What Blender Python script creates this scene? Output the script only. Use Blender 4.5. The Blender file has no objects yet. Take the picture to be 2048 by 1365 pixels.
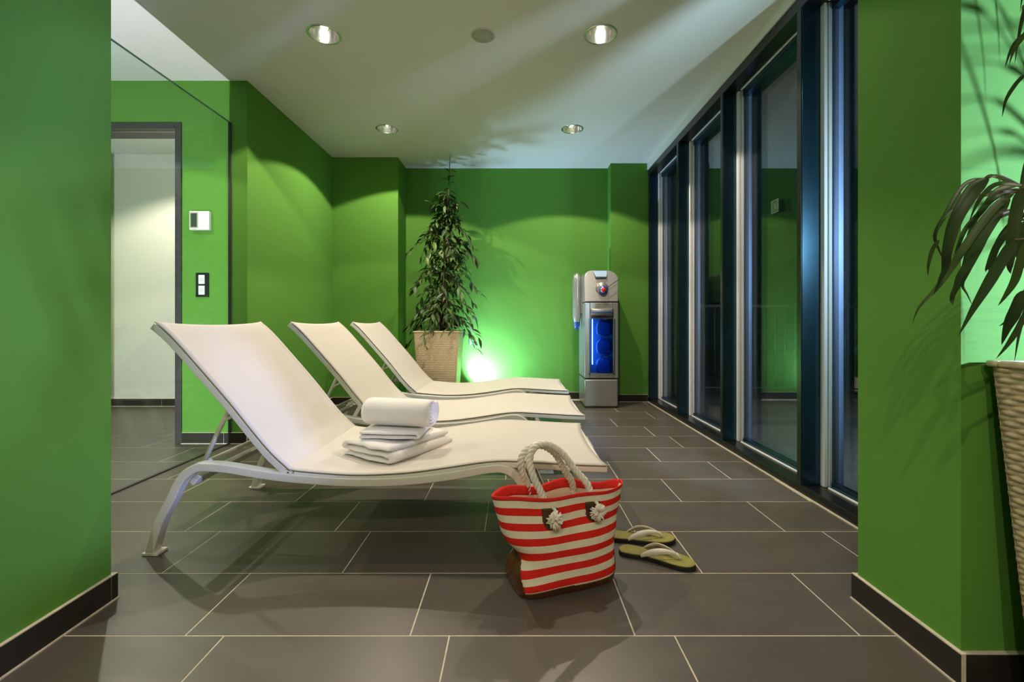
import bpy, bmesh, math, random
from mathutils import Vector, Matrix, Quaternion
random.seed(7)
SC = bpy.context.scene
COL = SC.collection
PI = math.pi
R = math.radians

# ------------------------------------------------------------------ camera
H = 0.837                      # eye height
F = 905.0                      # focal length in pixels of the 2048 px wide frame
cam_d = bpy.data.cameras.new('camera'); cam = bpy.data.objects.new('camera', cam_d); COL.objects.link(cam)
cam.location = (0, 0, H); cam.rotation_euler = (R(90), 0, 0)
cam_d.sensor_width = 36; cam_d.lens = 36*F/2048
cam_d.shift_x = -6/2048; cam_d.shift_y = -38.5/2048
cam_d.clip_start = 0.02
SC.camera = cam
# ------------------------------------------------------------------ world, exposure
SC.view_settings.view_transform = 'Standard'; SC.view_settings.look = 'None'
SC.view_settings.gamma = 1.0; SC.view_settings.use_curve_mapping = False
SC.view_settings.exposure = 0.0
W = bpy.data.worlds.new('night'); SC.world = W; W.use_nodes = True
W.node_tree.nodes['Background'].inputs[0].default_value = (0.05, 0.09, 0.16, 1)
W.node_tree.nodes['Background'].inputs[1].default_value = 0.03
CEIL = 2.495
WARM = (1.0, 0.83, 0.66)
COOL = (0.50, 0.80, 1.1)
def lamp(name, kind, loc, power, col, aim=None, size=90, blend=0.2, radius=0.03):
    d = bpy.data.lights.new(name, kind); o = bpy.data.objects.new(name, d); COL.objects.link(o)
    o.location = loc; d.energy = power; d.color = col
    d.shadow_soft_size = radius
    if kind == 'SPOT':
        d.spot_size = R(size); d.spot_blend = blend
    v = (Vector(aim) - Vector(loc)) if aim else Vector((0, 0, -1))
    o.rotation_euler = v.to_track_quat('-Z', 'Y').to_euler()
    return o
DOWN = [(-1.10, 2.61), (0.493, 2.61), (-1.10, 3.89), (0.493, 3.89), (-0.45, -1.15), (0.493, -1.15), (-2.70, 2.05)]  # the two behind the camera are unseen, added as fill for the foreground
DPOW = [92, 92, 92, 92, 92, 92, 95]
for (x, y), p in zip(DOWN, DPOW):
    lamp('downlight_beam', 'SPOT', (x, y, CEIL+0.030), p, WARM, size=126, blend=0.10, radius=0.015)
lamp('spotlight_beam', 'SPOT', (-0.48, 4.66, 0.16), 170, COOL, aim=(-0.15, 4.888, 0.55), size=128, blend=1.0, radius=0.03)     # behind the far planter
lamp('spotlight_beam', 'SPOT', (1.95, 0.42, 0.98), 235, (0.62, 0.74, 1.5), aim=(1.10, 1.045, 1.25), size=88, blend=0.6, radius=0.03)                                                # beside the near planter
lamp('spotlight_beam', 'SPOT', (-1.975, 0.60, 0.25), 330, (0.90, 0.94, 1.0), aim=(-2.4, 3.0, 1.7), size=140, blend=0.5, radius=0.02)   # corridor floor lamp
lamp('spotlight_beam', 'SPOT', (1.66, 1.26, 1.30), 230, (0.60, 0.80, 1.0), aim=(1.0, 4.2, 1.35), size=125, blend=0.5, radius=0.02)       # terrace floor lamp
lamp('room_light', 'SPOT', (-3.1, 3.72, CEIL-0.02), 95, (1.0, 0.88, 0.72), size=132, blend=0.35, radius=0.03)

# ------------------------------------------------------------------ materials
def newmat(name):
    m = bpy.data.materials.new(name); m.use_nodes = True
    return m, m.node_tree, m.node_tree.nodes['Principled BSDF']
def N(nt, t, **kw):
    n = nt.nodes.new(t)
    for k, v in kw.items(): setattr(n, k, v)
    return n
def mat(name, col, rough=0.5, metal=0.0, noise=0.0, nscale=20, bump=0.0, bscale=200, spec=0.5, coat=0.0, emit=None, estr=0, trans=0, ior=1.5, alpha=1.0, aniso=0, rnd=0.0, sss=0):
    m, nt, b = newmat(name)
    b.inputs['Base Color'].default_value = (*col, 1); b.inputs['Roughness'].default_value = rough
    b.inputs['Metallic'].default_value = metal; b.inputs['Specular IOR Level'].default_value = spec
    b.inputs['Coat Weight'].default_value = coat; b.inputs['Transmission Weight'].default_value = trans
    b.inputs['IOR'].default_value = ior; b.inputs['Anisotropic'].default_value = aniso
    tc = N(nt, 'ShaderNodeTexCoord')
    if noise > 0 or rnd > 0:
        nz = N(nt, 'ShaderNodeTexNoise'); nz.inputs['Scale'].default_value = nscale; nz.inputs['Detail'].default_value = 5
        nt.links.new(tc.outputs['Object'], nz.inputs['Vector'])
        mr = N(nt, 'ShaderNodeMapRange'); mr.inputs['From Min'].default_value = 0.3; mr.inputs['From Max'].default_value = 0.7
        mr.inputs['To Min'].default_value = 1-noise; mr.inputs['To Max'].default_value = 1+noise
        nt.links.new(nz.outputs['Fac'], mr.inputs['Value'])
        oi = N(nt, 'ShaderNodeObjectInfo')
        mr2 = N(nt, 'ShaderNodeMapRange'); mr2.inputs['To Min'].default_value = 1-rnd; mr2.inputs['To Max'].default_value = 1+rnd
        nt.links.new(oi.outputs['Random'], mr2.inputs['Value'])
        mu = N(nt, 'ShaderNodeMath', operation='MULTIPLY')
        nt.links.new(mr.outputs[0], mu.inputs[0]); nt.links.new(mr2.outputs[0], mu.inputs[1])
        vm = N(nt, 'ShaderNodeVectorMath', operation='SCALE'); vm.inputs[0].default_value = col
        nt.links.new(mu.outputs[0], vm.inputs['Scale'])
        nt.links.new(vm.outputs[0], b.inputs['Base Color'])
    if bump > 0:
        nb = N(nt, 'ShaderNodeTexNoise'); nb.inputs['Scale'].default_value = bscale; nb.inputs['Detail'].default_value = 4
        nt.links.new(tc.outputs['Object'], nb.inputs['Vector'])
        bp = N(nt, 'ShaderNodeBump'); bp.inputs['Strength'].default_value = bump; bp.inputs['Distance'].default_value = 0.002
        nt.links.new(nb.outputs['Fac'], bp.inputs['Height']); nt.links.new(bp.outputs[0], b.inputs['Normal'])
    if emit:
        b.inputs['Emission Color'].default_value = (*emit, 1); b.inputs['Emission Strength'].default_value = estr
    return m
def glassmat(name, tint, ior=1.5, rough=0.0):
    m = bpy.data.materials.new(name); m.use_nodes = True; nt = m.node_tree; nt.nodes.clear()
    out = N(nt, 'ShaderNodeOutputMaterial'); mx = N(nt, 'ShaderNodeMixShader'); fr = N(nt, 'ShaderNodeFresnel')
    tr = N(nt, 'ShaderNodeBsdfTransparent'); gl = N(nt, 'ShaderNodeBsdfGlossy')
    fr.inputs['IOR'].default_value = ior; tr.inputs['Color'].default_value = (*tint, 1); gl.inputs['Roughness'].default_value = rough
    geo = N(nt, 'ShaderNodeNewGeometry')          # the exit face of the pane reflects like the entry face
    io = N(nt, 'ShaderNodeMapRange'); io.inputs['To Min'].default_value = ior; io.inputs['To Max'].default_value = 1/ior
    nt.links.new(geo.outputs['Backfacing'], io.inputs['Value']); nt.links.new(io.outputs[0], fr.inputs['IOR'])
    nt.links.new(fr.outputs[0], mx.inputs[0]); nt.links.new(tr.outputs[0], mx.inputs[1]); nt.links.new(gl.outputs[0], mx.inputs[2])
    nt.links.new(mx.outputs[0], out.inputs[0])
    return m
M = {}
M['green'] = mat('green_paint', (0.108, 0.285, 0.047), 0.85, noise=0.03, nscale=1.5, bump=0.10, bscale=350, spec=0.08)
M['white'] = mat('ceiling_paint', (0.74, 0.74, 0.70), 0.8, bump=0.05, bscale=300, spec=0.2)
M['cream_wall'] = mat('cream_wall_paint', (0.78, 0.74, 0.66), 0.7, bump=0.05, bscale=300, spec=0.2)
M['grout'] = mat('grout', (0.62, 0.56, 0.45), 0.85, noise=0.12, nscale=60)
M['skirt'] = mat('skirting_tile', (0.020, 0.017, 0.014), 0.40, noise=0.15, nscale=12)
M['alu'] = mat('aluminium', (0.92, 0.94, 0.97), 0.35, metal=0.0)
M['post'] = mat('dark_window_metal', (0.035, 0.085, 0.13), 0.30, metal=0.85, noise=0.1, nscale=8, spec=0.6)
M['black'] = mat('black_metal', (0.008, 0.008, 0.008), 0.28)
M['jamb'] = mat('bluish_window_metal', (0.12, 0.17, 0.30), 0.38, metal=0.7)
M['steel_frame'] = mat('grey_door_frame', (0.035, 0.035, 0.038), 0.5, noise=0.05)
M['chrome'] = mat('chrome', (0.85, 0.85, 0.83), 0.13, metal=1.0)
M['plast_white'] = mat('white_plastic', (0.78, 0.78, 0.76), 0.4)
M['plast_black'] = mat('black_plastic', (0.012, 0.016, 0.016), 0.3)
M['lcd'] = mat('lcd_screen', (0.05, 0.075, 0.05), 0.2)
M['bulb'] = mat('lamp_bulb', (1, 1, 1), 0.5, emit=(1, 0.90, 0.75), estr=60)
M['frame_white'] = mat('white_powder_coat', (0.78, 0.76, 0.70), 0.38, bump=0.04, bscale=500)
M['detector'] = mat('grey_detector_plastic', (0.42, 0.41, 0.36), 0.5)
M['soil'] = mat('soil', (0.03, 0.02, 0.012), 0.95, noise=0.5, nscale=60, bump=1.0, bscale=120)
M['bark'] = mat('bark', (0.11, 0.085, 0.05), 0.85, noise=0.3, nscale=40, bump=0.5, bscale=90)
M['wicker'] = mat('wicker', (0.56, 0.45, 0.29), 0.5, noise=0.10, nscale=30)
M['outside'] = mat('terrace_paving', (0.07, 0.07, 0.07), 0.85, noise=0.35, nscale=60, bump=0.4, bscale=120)
M['railing'] = mat('railing_metal', (0.04, 0.045, 0.045), 0.5, metal=0.3)
M['glass'] = glassmat('window_glass', (0.96, 0.985, 0.98))
M['glass2'] = glassmat('partition_glass', (0.93, 0.985, 0.96))
M['glass_edge'] = mat('glass_edge', (0.10, 0.25, 0.20), 0.15)

def leafmat(name, c1, c2, rough=0.38):
    m, nt, b = newmat(name)
    oi = N(nt, 'ShaderNodeObjectInfo'); tc = N(nt, 'ShaderNodeTexCoord')
    nz = N(nt, 'ShaderNodeTexNoise'); nz.inputs['Scale'].default_value = 3
    nt.links.new(tc.outputs['Object'], nz.inputs['Vector'])
    ad = N(nt, 'ShaderNodeMath', operation='MULTIPLY_ADD'); ad.inputs[1].default_value = 0.8
    nt.links.new(oi.outputs['Random'], ad.inputs[0]); 
    sb = N(nt, 'ShaderNodeMath', operation='MULTIPLY_ADD'); sb.inputs[1].default_value = 0.6; sb.inputs[2].default_value = -0.2
    nt.links.new(nz.outputs['Fac'], sb.inputs[0]); nt.links.new(sb.outputs[0], ad.inputs[2])
    mx = N(nt, 'ShaderNodeMix', data_type='RGBA'); mx.inputs[6].default_value = (*c1, 1); mx.inputs[7].default_value = (*c2, 1)
    nt.links.new(ad.outputs[0], mx.inputs[0]); nt.links.new(mx.outputs[2], b.inputs['Base Color'])
    b.inputs['Roughness'].default_value = rough
    b.inputs['Transmission Weight'].default_value = 0.0
    return m
M['leaf'] = leafmat('ficus_leaf', (0.010, 0.038, 0.007), (0.080, 0.175, 0.022), 0.5)
M['strap'] = leafmat('long_leaf', (0.014, 0.042, 0.011), (0.065, 0.115, 0.026), 0.36)

# floor tile: fine mottling, slight change from tile to tile
def tilemat():
    m, nt, b = newmat('floor_tile')
    tc = N(nt, 'ShaderNodeTexCoord'); oi = N(nt, 'ShaderNodeObjectInfo')
    ad = N(nt, 'ShaderNodeVectorMath', operation='ADD'); sc = N(nt, 'ShaderNodeVectorMath', operation='SCALE'); sc.inputs['Scale'].default_value = 40
    cmb = N(nt, 'ShaderNodeCombineXYZ'); nt.links.new(oi.outputs['Random'], cmb.inputs[0]); nt.links.new(oi.outputs['Random'], cmb.inputs[1])
    nt.links.new(cmb.outputs[0], sc.inputs[0]); nt.links.new(tc.outputs['Object'], ad.inputs[0]); nt.links.new(sc.outputs[0], ad.inputs[1])
    mp = N(nt, 'ShaderNodeMapping'); mp.inputs['Scale'].default_value = (1, 3.5, 1); nt.links.new(ad.outputs[0], mp.inputs[0])
    n1 = N(nt, 'ShaderNodeTexNoise'); n1.inputs['Scale'].default_value = 3.0; n1.inputs['Detail'].default_value = 7
    nt.links.new(mp.outputs[0], n1.inputs['Vector'])
    mx = N(nt, 'ShaderNodeMix', data_type='RGBA'); mx.inputs[6].default_value = (0.078, 0.068, 0.056, 1); mx.inputs[7].default_value = (0.112, 0.099, 0.082, 1)
    nt.links.new(n1.outputs['Fac'], mx.inputs[0])
    mr = N(nt, 'ShaderNodeMapRange'); mr.inputs['To Min'].default_value = 0.90; mr.inputs['To Max'].default_value = 1.08
    nt.links.new(oi.outputs['Random'], mr.inputs['Value'])
    vs = N(nt, 'ShaderNodeVectorMath', operation='SCALE'); nt.links.new(mx.outputs[2], vs.inputs[0]); nt.links.new(mr.outputs[0], vs.inputs['Scale'])
    nt.links.new(vs.outputs[0], b.inputs['Base Color'])
    r2 = N(nt, 'ShaderNodeMapRange'); r2.inputs['To Min'].default_value = 0.30; r2.inputs['To Max'].default_value = 0.46
    nt.links.new(n1.outputs['Fac'], r2.inputs['Value']); nt.links.new(r2.outputs[0], b.inputs['Roughness'])
    n2 = N(nt, 'ShaderNodeTexNoise'); n2.inputs['Scale'].default_value = 180; nt.links.new(ad.outputs[0], n2.inputs['Vector'])
    bp = N(nt, 'ShaderNodeBump'); bp.inputs['Strength'].default_value = 0.06; bp.inputs['Distance'].default_value = 0.001
    nt.links.new(n2.outputs['Fac'], bp.inputs['Height']); nt.links.new(bp.outputs[0], b.inputs['Normal'])
    return m
M['tile'] = tilemat()

def weavemat():
    m, nt, b = newmat('mesh_sling_fabric')
    tc = N(nt, 'ShaderNodeTexCoord')
    w1 = N(nt, 'ShaderNodeTexWave'); w1.bands_direction = 'X'; w1.inputs['Scale'].default_value = 160
    w2 = N(nt, 'ShaderNodeTexWave'); w2.bands_direction = 'Y'; w2.inputs['Scale'].default_value = 160
    for w in (w1, w2): nt.links.new(tc.outputs['Object'], w.inputs['Vector'])
    mu = N(nt, 'ShaderNodeMath', operation='MULTIPLY'); nt.links.new(w1.outputs['Fac'], mu.inputs[0]); nt.links.new(w2.outputs['Fac'], mu.inputs[1])
    bp = N(nt, 'ShaderNodeBump'); bp.inputs['Strength'].default_value = 0.12; bp.inputs['Distance'].default_value = 0.001
    nt.links.new(mu.outputs[0], bp.inputs['Height']); nt.links.new(bp.outputs[0], b.inputs['Normal'])
    b.inputs['Base Color'].default_value = (0.60, 0.57, 0.515, 1); b.inputs['Roughness'].default_value = 0.65
    b.inputs['Specular IOR Level'].default_value = 0.3
    return m
M['sling'] = weavemat()

# ------------------------------------------------------------------ mesh helpers
class MB:
    def __init__(s): s.v = []; s.f = []; s.uv = None
    def add(s, vs, fs):
        o = len(s.v); s.v += [tuple(v) for v in vs]; s.f += [tuple(i+o for i in f) for f in fs]; return s
    def box(s, x0, x1, y0, y1, z0, z1):
        return s.add([(x0,y0,z0),(x1,y0,z0),(x1,y1,z0),(x0,y1,z0),(x0,y0,z1),(x1,y0,z1),(x1,y1,z1),(x0,y1,z1)],
                     [(0,3,2,1),(4,5,6,7),(0,1,5,4),(1,2,6,5),(2,3,7,6),(3,0,4,7)])
    def tube(s, pts, r, n=10, caps=True, flat=None):
        pts = [Vector(p) for p in pts]; m = len(pts)
        rr = r if isinstance(r, (list, tuple)) else [r]*m
        rings = []; up = None
        for i, p in enumerate(pts):
            t = (pts[min(i+1, m-1)] - pts[max(i-1, 0)]).normalized()
            if up is None:
                a = Vector((0, 0, 1)) if abs(t.z) < 0.9 else Vector((1, 0, 0))
                up = (a - t*a.dot(t)).normalized()
            else:
                up = (up - t*up.dot(t)).normalized()
            sd = t.cross(up)
            ring = []
            for k in range(n):
                a = 2*PI*k/n
                ring.append(p + (up*math.cos(a)*(flat or 1) + sd*math.sin(a))*rr[i])
            rings.append(ring)
        vs = [v for ring in rings for v in ring]
        fs = [(i*n+k, i*n+(k+1) % n, (i+1)*n+(k+1) % n, (i+1)*n+k) for i in range(m-1) for k in range(n)]
        if caps: fs += [tuple(range(n))[::-1], tuple((m-1)*n+k for k in range(n))]
        return s.add(vs, fs)
    def lathe(s, prof, c, n=32, caps=False):
        vs = [(c[0]+r*math.cos(2*PI*k/n), c[1]+r*math.sin(2*PI*k/n), c[2]+z) for r, z in prof for k in range(n)]
        m = len(prof)
        fs = [(i*n+k, i*n+(k+1) % n, (i+1)*n+(k+1) % n, (i+1)*n+k) for i in range(m-1) for k in range(n)]
        if caps: fs += [tuple(range(n))[::-1], tuple((m-1)*n+k for k in range(n))]
        return s.add(vs, fs)
    def ribbon(s, path, t, y0, y1):                 # path of (x,z) = upper/outer edge; thickness t to the right-hand side
        m = len(path); vs = []
        for i in range(m):
            a = path[max(i-1, 0)]; b = path[min(i+1, m-1)]
            dx, dz = b[0]-a[0], b[1]-a[1]; l = math.hypot(dx, dz)
            nx, nz = dz/l, -dx/l
            x, z = path[i]
            vs += [(x, y0, z), (x, y1, z), (x+nx*t, y1, z+nz*t), (x+nx*t, y0, z+nz*t)]
        fs = []
        for i in range(m-1):
            for k in range(4):
                fs.append((i*4+k, i*4+(k+1) % 4, (i+1)*4+(k+1) % 4, (i+1)*4+k))
        fs += [(3, 2, 1, 0), tuple((m-1)*4+k for k in range(4))]
        return s.add(vs, fs)
    def grid(s, fn, nu, nv, closeu=False):
        vs = [fn(i/nu, j/nv) for j in range(nv+1) for i in range(nu+(0 if closeu else 1))]
        w = nu if closeu else nu+1
        fs = [(j*w+i, j*w+(i+1) % w, (j+1)*w+(i+1) % w, (j+1)*w+i) for j in range(nv) for i in range(nu)]
        return s.add(vs, fs)
    def build(s, name, m, parent=None, smooth=False, bevel=0, seg=2, solid=0, sub=0, loc=None, kind=None):
        me = bpy.data.meshes.new(name); me.from_pydata(s.v, [], s.f)
        bm = bmesh.new(); bm.from_mesh(me); bmesh.ops.recalc_face_normals(bm, faces=bm.faces[:]); bm.to_mesh(me); bm.free()
        if m: me.materials.append(m)
        o = bpy.data.objects.new(name, me); COL.objects.link(o)
        if parent: o.parent = parent
        if loc: o.location = loc
        if smooth:
            for p in me.polygons: p.use_smooth = True
        if solid:
            md = o.modifiers.new('solid', 'SOLIDIFY'); md.thickness = solid; md.offset = 0
        if bevel:
            md = o.modifiers.new('bevel', 'BEVEL'); md.width = bevel; md.segments = seg; md.limit_method = 'ANGLE'; md.angle_limit = R(40)
            md.harden_normals = False
            for p in me.polygons: p.use_smooth = True
            if not smooth:
                wn = o.modifiers.new('wn', 'WEIGHTED_NORMAL'); wn.keep_sharp = False; wn.weight = 80
        if sub:
            md = o.modifiers.new('sub', 'SUBSURF'); md.levels = sub; md.render_levels = sub
        if kind: o['kind'] = kind
        return o
def crom(pts, n=8):
    out = []; P = [pts[0]] + list(pts) + [pts[-1]]
    for i in range(1, len(P)-2):
        p0, p1, p2, p3 = P[i-1], P[i], P[i+1], P[i+2]
        for k in range(n):
            t = k/n
            out.append(tuple(0.5*((2*b)+(-a+c)*t+(2*a-5*b+4*c-d)*t*t+(-a+3*b-3*c+d)*t**3) for a, b, c, d in zip(p0, p1, p2, p3)))
    out.append(tuple(pts[-1])); return out
def interp(tab, x):
    if x <= tab[0][0]: return tab[0][1]
    for (a, b), (c, d) in zip(tab, tab[1:]):
        if x <= c: return b+(d-b)*(x-a)/(c-a)
    return tab[-1][1]
def tag(o, label, cat, group=None):
    o['label'] = label; o['category'] = cat
    if group: o['group'] = group
    return o
def empty(name, loc=(0, 0, 0), rz=0):
    o = bpy.data.objects.new(name, None); COL.objects.link(o); o.location = loc; o.rotation_euler = (0, 0, rz); o.empty_display_size = 0.1
    return o
def struct(o): o['kind'] = 'structure'; return o
def bx(x0, x1, y0, y1, z0, z1): return MB().box(x0, x1, y0, y1, z0, z1)
def sbox(name, m, x0, x1, y0, y1, z0, z1, **k): return struct(bx(x0, x1, y0, y1, z0, z1).build(name, m, **k))

# ------------------------------------------------------------------ SETTING
XW = 1.385          # window sill line
XL = -1.84          # lounge left wall
XC = -1.957         # glass partition
YD = 3.11           # door wall
YB, YPL, YPR = 4.888, 4.56, 4.73
fl = MB(); fl.box(-4.75, XW+0.006, -3.0, 4.95, -0.12, -0.0007); fl.box(XW+0.006, 2.6, -3.0, 1.38, -0.12, -0.0007)
floor = struct(fl.build('floor', M['grout']))
OFF = [0.425, 0.32, 0.024, 0.479, 0.176, 0.55, 0.272, 0.523, 0.426, 0.22, 0.01, 0.36, 0.13, 0.48]
G = 0.0020
def chamfer_tile(w, d):
    c = 0.0006; x, y = w/2-G, d/2-G
    mb = MB()
    mb.add([(-x,-y,-0.009),(x,-y,-0.009),(x,y,-0.009),(-x,y,-0.009),(-x,-y,-c),(x,-y,-c),(x,y,-c),(-x,y,-c),
            (-x+c,-y+c,0),(x-c,-y+c,0),(x-c,y-c,0),(-x+c,y-c,0)],
           [(0,1,5,4),(1,2,6,5),(2,3,7,6),(3,0,4,7),(4,5,9,8),(5,6,10,9),(6,7,11,10),(7,4,8,11),(8,9,10,11)])
    return mb
tile_me = {}
def put_tile(xa, xb, ya, yb, parent, z=0):
    k = (round(xb-xa, 4), round(yb-ya, 4))
    if k not in tile_me:
        o = chamfer_tile(*k).build('tile', M['tile'], parent); tile_me[k] = o.data
    else:
        o = bpy.data.objects.new('tile', tile_me[k]); COL.objects.link(o); o.parent = parent
    o.location = ((xa+xb)/2, (ya+yb)/2, z)
for r in range(-7, 13):
    ya = 1.206-0.3+0.3*r; yb = ya+0.3
    off = OFF[r] if r >= 0 else random.random()*0.6
    if r >= 0: off = OFF[r]
    x = off-0.6*9
    xend = XW if ya > 1.1 else 2.5
    while x < xend:
        a, b = max(x, -4.6), min(x+0.6, xend)
        if b-a > 0.02: put_tile(a, b, ya, min(yb, 4.95), floor)
        x += 0.6

# ceiling with round openings for the recessed lights
XG_ = 1.49
def ceiling():
    mb = MB(); x0, x1, y0, y1 = -4.75, 2.6, -3.0, 5.0
    hs = 0.13
    xs = sorted(set([x0, x1, XG_+0.10] + [c+d for c in (-2.70, -1.10, -0.45, 0.493) for d in (-hs, hs)]))
    ys = sorted(set([y0, y1, 1.38] + [c+d for c in (2.05, 2.61, 3.89, -1.15) for d in (-hs, hs)]))
    for i in range(len(xs)-1):
        for j in range(len(ys)-1):
            cx, cy = (xs[i]+xs[i+1])/2, (ys[j]+ys[j+1])/2
            if cx > XG_+0.10 and cy > 1.38: continue
            hit = [d for d in DOWN if abs(d[0]-cx) < 0.01 and abs(d[1]-cy) < 0.01]
            if not hit:
                mb.add([(xs[i],ys[j],CEIL),(xs[i],ys[j+1],CEIL),(xs[i+1],ys[j+1],CEIL),(xs[i+1],ys[j],CEIL)], [(0,1,2,3)])
            else:
                n = 32; r = 0.086; vs = []
                for k in range(n):
                    a = 2*PI*k/n + PI/4
                    c, s = math.cos(a), math.sin(a); q = hs/max(abs(c), abs(s))
                    vs += [(cx+r*c, cy+r*s, CEIL), (cx+q*c, cy+q*s, CEIL)]
                fs = [(2*k, 2*k+1, (2*k+3) % (2*n), (2*k+2) % (2*n)) for k in range(n)]
                mb.add(vs, fs)
    o = mb.build('ceiling', M['white'])
    for p in o.data.polygons:
        if p.normal.z > 0: p.flip()
    s = MB(); s.box(x0, XG_+0.1, y0, y1, CEIL+0.15, CEIL+0.3); s.box(XG_+0.1, x1, y0, 1.38, CEIL+0.15, CEIL+0.3); s.build('slab', M['white'], o)
    return struct(o)
ceiling()
gw = M['green']
sbox('wall_back', gw, -1.3, 1.10, YB, YB+0.15, 0, CEIL+0.1)
sbox('wall_back_left', gw, XL-0.2, -1.178, YPL, YB+0.14, 0, CEIL+0.1)
sbox('wall_back_right', gw, 1.001, XG_+0.10, YPR, YB+0.14, 0, CEIL+0.1)
# left wall of the lounge with the wall beside the door
DX0, DX1, DTOP = -3.35, -2.33, 2.205
sbox('wall_left', gw, -1.99, XL, YD+0.0005, YPL, 0, CEIL+0.1)
dw = MB(); dw.box(DX1-0.0, XL-0.0005, YD, YD+0.16, 0, CEIL+0.1); dw.box(DX0, DX1, YD, YD+0.16, DTOP-0.03, CEIL+0.1); dw.box(-4.6, DX0, YD, YD+0.16, 0, CEIL+0.1)
struct(dw.build('wall_door', gw))
# room behind the door
rm = MB(); rm.box(-4.65, -1.995, 4.48, 4.60, 0, CEIL+0.1); struct(rm.build('wall_far_room', M['cream_wall']))
sbox('wall_corridor', gw, -4.75, -4.6, -3.0, 4.6, 0, CEIL+0.1)
sbox('wall_left_front', gw, XC+0.0, -1.215, -2.9, 1.361, 0, CEIL+0.1)
rf = MB(); rf.box(1.03, 1.42, 1.045, 1.359, 0, CEIL+0.1); rf.box(1.42, 2.6, 1.045, 1.20, 0, CEIL+0.1)
struct(rf.build('wall_right_front', gw))
sbox('wall_right_near', M['cream_wall'], 2.5, 2.6, -2.9, 1.045, 0, CEIL+0.1)
sbox('wall_rear', M['cream_wall'], -4.75, 2.6, -3.05, -2.9, 0, CEIL+0.1)

# skirting boards: tiles in a thin bed with pale joints
BH, BT = 0.075, 0.012
bnum = [0]
def skirting(name, p0, p1, nrm, step=0.6, first=0.6, capend=False):
    """p0->p1 along a wall, nrm = outward direction; the bed carries the pale grout, tiles are children"""
    p0 = Vector((*p0, 0)); p1 = Vector((*p1, 0)); d = (p1-p0); L = d.length; d.normalize(); n = Vector((*nrm, 0))
    def bxp(a, b, o0, o1, z0, z1):
        mb = MB(); c = [p0+d*a+n*o0, p0+d*b+n*o0, p0+d*b+n*o1, p0+d*a+n*o1]
        mb.add([(q.x, q.y, z0) for q in c] + [(q.x, q.y, z1) for q in c], [(0,3,2,1),(4,5,6,7),(0,1,5,4),(1,2,6,5),(2,3,7,6),(3,0,4,7)])
        return mb
    bed = bxp(0, L, 0.0, BT-0.0015, 0.0, BH+0.002)
    b2 = bxp(0, L, 0.0, BT+0.003, 0.0, 0.004); bed.add(b2.v, b2.f)
    o = struct(bed.build(name, M['grout']))
    a = 0; s = first
    while a < L-0.01:
        b = min(a+s, L); s = step
        bxp(a+0.001, b-0.001, 0.001, BT, 0.005, BH).build('skirting_tile', M['skirt'], o, bevel=0.0008, seg=1)
        a = b
    return o
skirting('baseboard_back', (-1.178, YB), (1.001, YB), (0, -1), first=0.3)
skirting('baseboard_back_left', (XL, YPL), (-1.178, YPL), (0, -1), first=0.35)
skirting('baseboard_back_left_side', (-1.178, YPL-BT), (-1.178, YB), (1, 0))
skirting('baseboard_back_right', (1.001, YPR), (XW, YPR), (0, -1))
skirting('baseboard_back_right_side', (1.001, YPR-BT), (1.001, YB), (-1, 0))
skirting('baseboard_left', (XL, YD-BT), (XL, YPL), (1, 0), first=0.55)
skirting('baseboard_door', (DX1+0.045, YD), (XL, YD), (0, -1), first=0.29, step=0.155)
skirting('baseboard_far_room', (-4.6, 4.48), (-2.0, 4.48), (0, -1), first=0.51)
skirting('baseboard_left_front', (-1.215, -2.9), (-1.215, 1.361+BT), (1, 0), first=0.65)
skirting('baseboard_left_front_end', (-1.215, 1.361), (XC+0.02, 1.361), (0, 1))
skirting('baseboard_right_front', (1.03, 1.359+BT), (1.03, 1.045-BT), (-1, 0))
skirting('baseboard_right_front_end', (1.03, 1.359), (XW-0.002, 1.359), (0, 1))
skirting('baseboard_right_return', (1.03, 1.045), (2.5, 1.045), (0, -1))

# door frame (steel, dark) leading to the pale room
dr = struct(empty('door_1', (0, 0, 0)))
fr = MB(); fr.box(DX1, DX1+0.042, YD-0.012, YD+0.17, 0, DTOP); fr.box(DX0-0.04, DX0, YD-0.012, YD+0.17, 0, DTOP)
fr.box(DX0, DX1, YD-0.012, YD+0.17, DTOP-0.042, DTOP)
fr.build('door_frame', M['steel_frame'], dr, bevel=0.003)
sl = MB(); sl.box(DX0+0.002, DX1-0.002, YD+0.03, YD+0.06, DTOP-0.0435, DTOP-0.041); sl.box(DX1-0.0015, DX1+0.001, YD+0.03, YD+0.06, 0, DTOP-0.042)
sl.build('door_seal', M['black'], dr)

# glass partition
gp = struct(empty('window_5', (0, 0, 0)))
bx(XC-0.006, XC+0.006, 1.365, YD-0.012, 0.006, 2.205).build('glass_pane', M['glass2'], gp)
bx(XC-0.0062, XC+0.0062, 1.365, YD-0.014, 2.205, 2.208).build('glass_edge', M['glass_edge'], gp)
bx(XC-0.008, XC+0.008, 1.365, YD-0.012, 0.0, 0.006).build('bottom_seal', M['steel_frame'], gp)
bx(XC-0.008, XC+0.008, YD-0.012, YD-0.001, 0.0, 2.205).build('wall_profile', M['steel_frame'], gp)

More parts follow.
